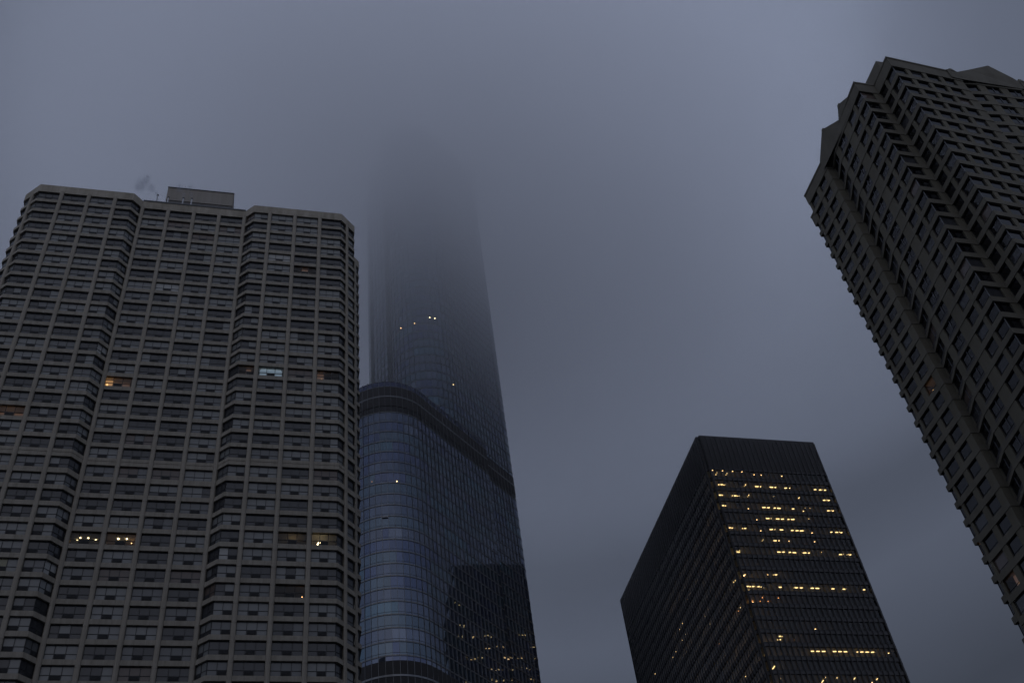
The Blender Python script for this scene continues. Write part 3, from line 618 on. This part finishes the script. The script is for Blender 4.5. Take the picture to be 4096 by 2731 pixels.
GLOW = [('s',30,248.6,'bulb',.14),('s',31,248.6,'bulb',.14),('s',27,246.4,'bulb_small',.12),('s',24,246.9,'bulb_small',.12),('s',34,222.9,'lamp_dot',.12),('b',32,174,'lamp_dot',.12),('b',28,174.6,'lamp_orange',.05)]
glass_tower()

# ================================================================= stone tower with stepped bays (right)
def stone_tower():
    K = 1.5; ox, oy = 105., 84.
    root = thing('stone_tower', 'brown stone tower with stepped zigzag corners, recessed windows and gabled parapet', 'building', (ox, oy, 0))
    T = lambda p: (p[0]*K - ox, p[1]*K - oy)
    # outline at the face of the spandrels; W marks wall stretches that hold a window
    V = [(90.0,69.2),(62.0,69.2),(62.0,66.4),(59.95,66.3),(60.05,61.15),(60.85,61.1),(60.15,58.95),(59.6,51.16),(61.97,51.2),(61.88,47.78),(70.75,48.42),(70.95,48.72),(72.75,48.55),(76.0,48.55),(78.0,48.5),(79.3,48.8),(90.0,49.5),(90.0,60.0)]
    line = [T(p) for p in V]
    heads = [150 + EYE - 3.02*k for k in range(50)]; heads = [h for h in heads if h > 3]; OPEN = 2.08; REC = .30
    for i, h in enumerate(heads):
        b = MB(); top = h - OPEN; bot = heads[i+1] if i+1 < len(heads) else 0
        b.band(line, 0, .6, bot, top, 'stone'); b.build('spandrel', root)
    ZP = 101.85*K + EYE
    b = MB(); b.band(line, .02, .6, heads[0], ZP - .35, 'stone'); b.band(line, .10, .6, ZP - .35, ZP, 'stone'); b.build('parapet', root)
    b = MB(); b.prism(offset(line,-.58), ZP-1.6, ZP-1.2, 'core'); b.build('roof', root)
    b = MB(); q1, q2 = T((90,69.2)), T((90,60)); b.box(q1[0]-.5, q1[0]+.02, q2[1]-.1, q1[1]-.02, 0, ZP-.03, 'stone'); b.build('rear_wall', root)
    # attic block behind the stepped corner
    b = MB(); c0 = T((63.0,50.0)); c1 = T((80,66)); b.box(c0[0], c1[0], c0[1], c1[1], ZP-1.2, 105.2*K+EYE, 'stone'); b.build('attic', root)
    # window positions: (wall index, t0, t1, kind)   kind: s single with hopper strip, c corner pane, p pair
    def tt(i, p):       # parameter of a measured point along wall i
        a, b_ = V[i], V[i+1]; dx, dy = b_[0]-a[0], b_[1]-a[1]; return ((p[0]-a[0])*dx + (p[1]-a[1])*dy) / (dx*dx + dy*dy)
    W = []
    W += [(0,.94,1,'c'), (1,0,.32,'c') , (1,.32,.62,'s')]
    W += [(3,0,tt(3,(60,64.3)),'c'), (3,tt(3,(60,63.6)),tt(3,(60,62.06)),'s')]
    W += [(5,.03,.97,'q')]
    W += [(6,tt(6,(60.14,58.1)),tt(6,(60.0,56.30)),'q'), (6,tt(6,(60,54.9)),tt(6,(59.9,53.34)),'s'), (6,tt(6,(59.8,52.81)),1,'c')]
    W += [(7,0,tt(7,(61.25,51.17)),'c')]
    W += [(8,.02,tt(8,(61.95,49.84)),'s'), (8,tt(8,(61.93,49.37)),1,'c')]
    W += [(9,0,tt(9,(63.46,47.9)),'c'), (9,tt(9,(64.0,47.9)),tt(9,(65.53,48)),'s'), (9,tt(9,(66.02,48)),tt(9,(67.61,48.2)),'s'), (9,tt(9,(68.15,48.2)),tt(9,(69.63,48.4)),'s')]
    W += [(11,tt(11,(71.2,48.9)),tt(11,(72.51,48.7)),'s'), (12,tt(12,(73.46,48.6)),tt(12,(75.23,48.6)),'p'), (13,tt(13,(76.21,48.5)),.98,'p'), (15,.1,.28,'s'), (15,.36,.54,'s'), (15,.62,.8,'s')]
    byw = {}
    for w in W: byw.setdefault(w[0], []).append(w)
    # piers fill the rest of each wall
    PL = offset(line, -.06)
    for i in range(len(line)-1):
        a, b_ = PL[i], PL[i+1]; ws = sorted(byw.get(i, []), key=lambda w: w[1]); t = 0.; gaps = []
        for w in ws:
            if w[1] - t > .012: gaps.append((t, w[1]))
            t = max(t, w[2])
        if 1 - t > .012: gaps.append((t, 1.))
        for (t0, t1) in gaps:
            p, q = lerp(a, b_, t0), lerp(a, b_, t1); n0 = nrm(p, q); b = MB()
            P_ = [(p[0],p[1]),(q[0],q[1]),(q[0]-n0[0]*.5,q[1]-n0[1]*.5),(p[0]-n0[0]*.5,p[1]-n0[1]*.5)]
            b.hexa([(x,y,0) for x,y in P_] + [(x,y,heads[0]+.02) for x,y in P_], 'stone_pier')
            b.build('pier', root)
    GL = offset(line, -REC)
    HS = .42                                            # hopper strip height
    def win(b, fr, a, c, z, kind, tone, ow=False):
        w = math.hypot(c[0]-a[0], c[1]-a[1]); dx, dy = (c[0]-a[0])/w, (c[1]-a[1])/w; nx, ny = nrm(a, c)
        b.face([(a[0],a[1],z),(c[0],c[1],z),(c[0],c[1],z+OPEN),(a[0],a[1],z+OPEN)], tone)
        def bar(s0, s1, z0, z1, d, mt='frame_dark'):
            P_ = []
            for zz in (z0, z1):
                for s_, e_ in ((s0,d),(s1,d),(s1,-.03),(s0,-.03)): P_.append((a[0]+dx*s_+nx*e_, a[1]+dy*s_+ny*e_, zz))
            fr.hexa(P_, mt)
        bar(0, .06, z, z+OPEN, .05); bar(w-.06, w, z, z+OPEN, .05); bar(.06, w-.06, z, z+.05, .045); bar(.06, w-.06, z+HS-.03, z+HS+.03, .045)
        bar(w/2-.03, w/2+.03, z+.05, z+HS-.03, .045)
        if kind in 'pq': bar(0, w, z-.36, z-.004, REC+.012, 'bronze_metal')
        if kind == 'p' or (kind == 'q' and w > 2): bar(w*.56-.05, w*.56+.05, z+HS+.03, z+OPEN, .09, 'post')
    ends = {}
    items = []
    for w in W:
        i, t0, t1, kind = w; a, c = GL[i], GL[i+1]
        # map the outer parameter onto the recessed line so jambs line up
        A, C_ = line[i], line[i+1]; n0 = nrm(A, C_)
        pa = lerp(A, C_, t0); pc = lerp(A, C_, t1); pa = (pa[0]-n0[0]*REC, pa[1]-n0[1]*REC); pc = (pc[0]-n0[0]*REC, pc[1]-n0[1]*REC)
        if t0 <= 0: pa = a
        if t1 >= 1: pc = c
        for hi, h in enumerate(heads): items.append((w, pa, pc, hi, h))
    lit = {(W.index(w), hi) for w in W for hi in ()}
    LIT = {(4, 26): 'spot_low', (3, 41): 'orange', (3, 33): 'orange'}
    cand = []
    for (w, pa, pc, hi, h) in items:
        mid = lerp(pa, pc, .5); f = in_frame((mid[0]+ox, mid[1]+oy, h-1))
        if f: cand.append((0 if (W.index(w),hi) in LIT_STONE else 1, f[2], W.index(w), hi))
    cand.sort(); own = {(q[2],q[3]) for q in cand[:100]}
    st = MB()
    for (w, pa, pc, hi, h) in items:
        key = (W.index(w), hi); z = h - OPEN; r = random.random(); tone = 'pane_black' if r < .86 else ('pane_dark' if r < .97 else 'pane_warm')
        if key in own:
            ww = math.hypot(pc[0]-pa[0], pc[1]-pa[1]); rz = math.atan2(pc[1]-pa[1], pc[0]-pa[0]); g_ = MB(); f_ = MB(); k = LIT_STONE.get(key)
            win(g_, f_, (0,0), (ww,0), 0, w[3], 'glass_clear' if k else tone)
            o = g_.build('window', root, (pa[0], pa[1], z)); o.rotation_euler = (0,0,rz); f_.build('frame', o)
            if k: room(o, ww, OPEN, k)
        else: win(st, st, pa, pc, z, w[3], tone)
    o = st.build('window', root); o['kind'] = 'stuff'
    # corner posts where two panes meet
    for i in (7, 9):
        p = GL[i]; b = MB(); b.tube((p[0],p[1],0), (p[0],p[1],heads[0]), .07, .07, 'post', 8); b.build('corner_post', root)
    # gables over the bays, with a small cap on each peak
    def gable(pts, zs, n, th=.6):
        b = MB(); P0 = [T(p) for p in pts]
        f = [(p[0]+n[0]*.13, p[1]+n[1]*.13) for p in P0]; k = [(p[0]-n[0]*th, p[1]-n[1]*th) for p in P0]
        F_ = [(f[0][0],f[0][1],heads[0]+.45),(f[-1][0],f[-1][1],heads[0]+.45)] ; Z = [z*K+EYE for z in zs]
        top = [(p[0],p[1],z) for p, z in zip(f, Z)]; kt = [(p[0],p[1],z) for p, z in zip(k, Z)]
        b.face(F_ + top[::-1], 'stone'); b.face([(k[-1][0],k[-1][1],heads[0]+.45),(k[0][0],k[0][1],heads[0]+.45)] + kt, 'stone')
        for a_, c_, d_, e_ in zip(top[:-1], top[1:], kt[1:], kt[:-1]): b.face([a_, c_, d_, e_], 'stone')
        b.build('gable', root)
        j = max(range(len(Z)), key=lambda q: Z[q]); c = ((f[j][0]+k[j][0])/2, (f[j][1]+k[j][1])/2)
        b = MB(); z = Z[j]; s_ = .42
        b.hexa([(c[0]-s_,c[1]-s_,z-.7),(c[0]+s_,c[1]-s_,z-.7),(c[0]+s_,c[1]+s_,z-.7),(c[0]-s_,c[1]+s_,z-.7),(c[0]-s_*.6,c[1]-s_*.6,z+.25),(c[0]+s_*.6,c[1]-s_*.6,z+.25),(c[0]+s_*.6,c[1]+s_*.6,z+.25),(c[0]-s_*.6,c[1]+s_*.6,z+.25)], 'stone'); b.build('finial', root)
    gable([(60.0,61.5),(60.0,58.85),(60.0,56.0)], (101.85,104.4,101.95), (-1,0))
    gable([(59.97,55.9),(59.9,54.9),(59.8,53.0)], (101.95,103.3,101.9), (-1,0))
    gable([(69.4,48.3),(70.2,48.35),(70.8,48.42)], (101.87,102.3,101.87), (0,-1))
    gable([(70.8,48.42),(72.75,48.5),(76.0,48.5),(78.0,48.48),(78.6,48.55)], (101.87,102.96,104.7,102.5,101.9), (0,-1), 1.2)
    gable([(78.6,48.5),(79.0,48.5),(79.6,48.6)], (101.87,102.4,101.87), (0,-1))
    return root
LIT_STONE = {(4,16):'spot_low', (1,23):'orange', (3,26):'warm_dim'}
stone_tower()

# ================================================================= steam from the roof pipes
def vol_mat(name, col, dens, body):
    M = bpy.data.materials.new(name); M.use_nodes = True; n = M.node_tree; n.nodes.clear()
    o = N(n, 'ShaderNodeOutputMaterial'); v = N(n, 'ShaderNodeVolumePrincipled'); v.inputs['Color'].default_value = (*col, 1); v.inputs['Anisotropy'].default_value = .3
    LK(n, v.outputs[0], o.inputs['Volume']); body(n, v); MATS[name] = M; return M
def steam_body(n, v):
    t = N(n, 'ShaderNodeTexCoord'); s_ = N(n, 'ShaderNodeVectorMath', operation='DISTANCE'); s_.inputs[1].default_value = (.5,.5,.5); LK(n, t.outputs['Generated'], s_.inputs[0])
    r = N(n, 'ShaderNodeMapRange', interpolation_type='SMOOTHSTEP'); r.inputs['From Min'].default_value = .5; r.inputs['From Max'].default_value = .08; LK(n, s_.outputs['Value'], r.inputs['Value'])
    z = N(n, 'ShaderNodeTexNoise'); z.inputs['Scale'].default_value = 1.1; z.inputs['Detail'].default_value = 3; LK(n, t.outputs['Object'], z.inputs['Vector'])
    r2 = N(n, 'ShaderNodeMapRange'); r2.inputs['From Min'].default_value = .38; r2.inputs['From Max'].default_value = .72; LK(n, z.outputs[0], r2.inputs['Value'])
    m_ = N(n, 'ShaderNodeMath', operation='MULTIPLY'); LK(n, r.outputs[0], m_.inputs[0]); LK(n, r2.outputs[0], m_.inputs[1])
    k = N(n, 'ShaderNodeMath', operation='MULTIPLY'); k.inputs[1].default_value = .7; LK(n, m_.outputs[0], k.inputs[0]); LK(n, k.outputs[0], v.inputs['Density'])
vol_mat('steam', (.36,.37,.41), 1, steam_body)
def steam(label, puffs):
    r = bpy.data.objects.new('steam_plume', None); COL.objects.link(r); r['kind'] = 'stuff'; r['label'] = label; r['category'] = 'steam'
    r.location = puffs[0][0]
    for (c, rad, el, tilt) in puffs:
        b = MB(); b.ball((0,0,0), rad, 'steam', 16, el); o = b.build('puff', r, Vector(c) - Vector(puffs[0][0]), smooth=True); o.rotation_euler = (0, tilt, 0)
# ================================================================= unseen block behind the viewer, added to shade the left tower's lower floors
def shade_block():
    root = thing('office_block', 'tall dark stone office block across the street behind the viewer', 'building', (-8, -52, 0)); HB = 142.
    line = [(62,22),(-62,22),(-62,-22),(62,-22),(62,21.9)]; line = line[::-1]
    line = [(62,-22),(62,22),(-62,22),(-62,-22)]
    if nrm(line[1], line[2])[1] < 0: line = line[::-1]
    b = MB(); b.box(-61.5, 61.5, -21.5, 21.5, 0, HB-.6, 'pane_dark'); b.build('glazing', root)
    for k in range(34): z = 4.0*k; b = MB(); b.band(line, 0, .4, z+2.5, z+4.0, 'stone'); b.build('spandrel', root)
    b = MB(); b.band(line, .2, .5, 136.01, HB, 'stone'); b.build('parapet', root)
    for i in range(32): x = -60 + 120*i/31; b = MB(); b.box(x-.5, x+.5, 21.55, 22.12, 0, 136, 'stone_pier'); b.build('pier', root)
shade_block()

Y = 121.5
steam('thin grey steam drifting left from the pipe standing alone on the roof', [((-21.65,Y,166.0),.55,1.7,-.45),((-22.6,Y,167.4),1.0,1.5,-.6),((-24.4,Y,168.0),1.5,1.5,.25),((-23.7,Y,169.9),1.2,1.1,-.3)])
steam('two faint wisps of steam rising from pipes in front of the roof penthouse', [((-17.0,Y,166.3),.6,1.9,-.1),((-17.9,Y,168.2),1.1,1.1,-.7),((-15.75,Y,166.5),.55,2.0,-.15),((-16.2,Y,168.6),.8,1.5,.1)])

# ================================================================= low cloud that swallows the glass tower
def cloud_body(n, v):
    g_ = N(n, 'ShaderNodeNewGeometry'); sp = N(n, 'ShaderNodeSeparateXYZ'); LK(n, g_.outputs['Position'], sp.inputs[0])
    z = N(n, 'ShaderNodeTexNoise'); z.inputs['Scale'].default_value = .012; z.inputs['Detail'].default_value = 2; LK(n, g_.outputs['Position'], z.inputs['Vector'])
    w = N(n, 'ShaderNodeMath', operation='MULTIPLY_ADD'); w.inputs[1].default_value = 50; w.inputs[2].default_value = -25; LK(n, z.outputs[0], w.inputs[0])
    a = N(n, 'ShaderNodeMath', operation='ADD'); LK(n, sp.outputs[2], a.inputs[0]); LK(n, w.outputs[0], a.inputs[1])
    r = N(n, 'ShaderNodeMapRange'); r.inputs['From Min'].default_value = 178; r.inputs['From Max'].default_value = 300; LK(n, a.outputs[0], r.inputs['Value'])
    p = N(n, 'ShaderNodeMath', operation='POWER'); p.inputs[1].default_value = 1.75; LK(n, r.outputs[0], p.inputs[0])
    k = N(n, 'ShaderNodeMath', operation='MULTIPLY'); k.inputs[1].default_value = .035; LK(n, p.outputs[0], k.inputs[0])
    ds = N(n, 'ShaderNodeCombineXYZ'); LK(n, sp.outputs[0], ds.inputs[0]); LK(n, sp.outputs[1], ds.inputs[1])
    di = N(n, 'ShaderNodeVectorMath', operation='DISTANCE'); LK(n, ds.outputs[0], di.inputs[0]); di.inputs[1].default_value = (44, 226, 0)
    rr = N(n, 'ShaderNodeMapRange', interpolation_type='SMOOTHSTEP'); rr.inputs['From Min'].default_value = 178; rr.inputs['From Max'].default_value = 40; LK(n, di.outputs['Value'], rr.inputs['Value'])
    kk = N(n, 'ShaderNodeMath', operation='MULTIPLY'); LK(n, k.outputs[0], kk.inputs[0]); LK(n, rr.outputs[0], kk.inputs[1]); LK(n, kk.outputs[0], v.inputs['Density'])
    v.inputs['Anisotropy'].default_value = .05
vol_mat('cloud', (.995,.995,.998), 1, cloud_body)
b = MB(); b.box(-135, 223, 47, 405, 178.5, 362, 'cloud'); o = b.build('cloud'); o['kind'] = 'stuff'; o['label'] = 'low grey cloud hiding the top of the glass tower'
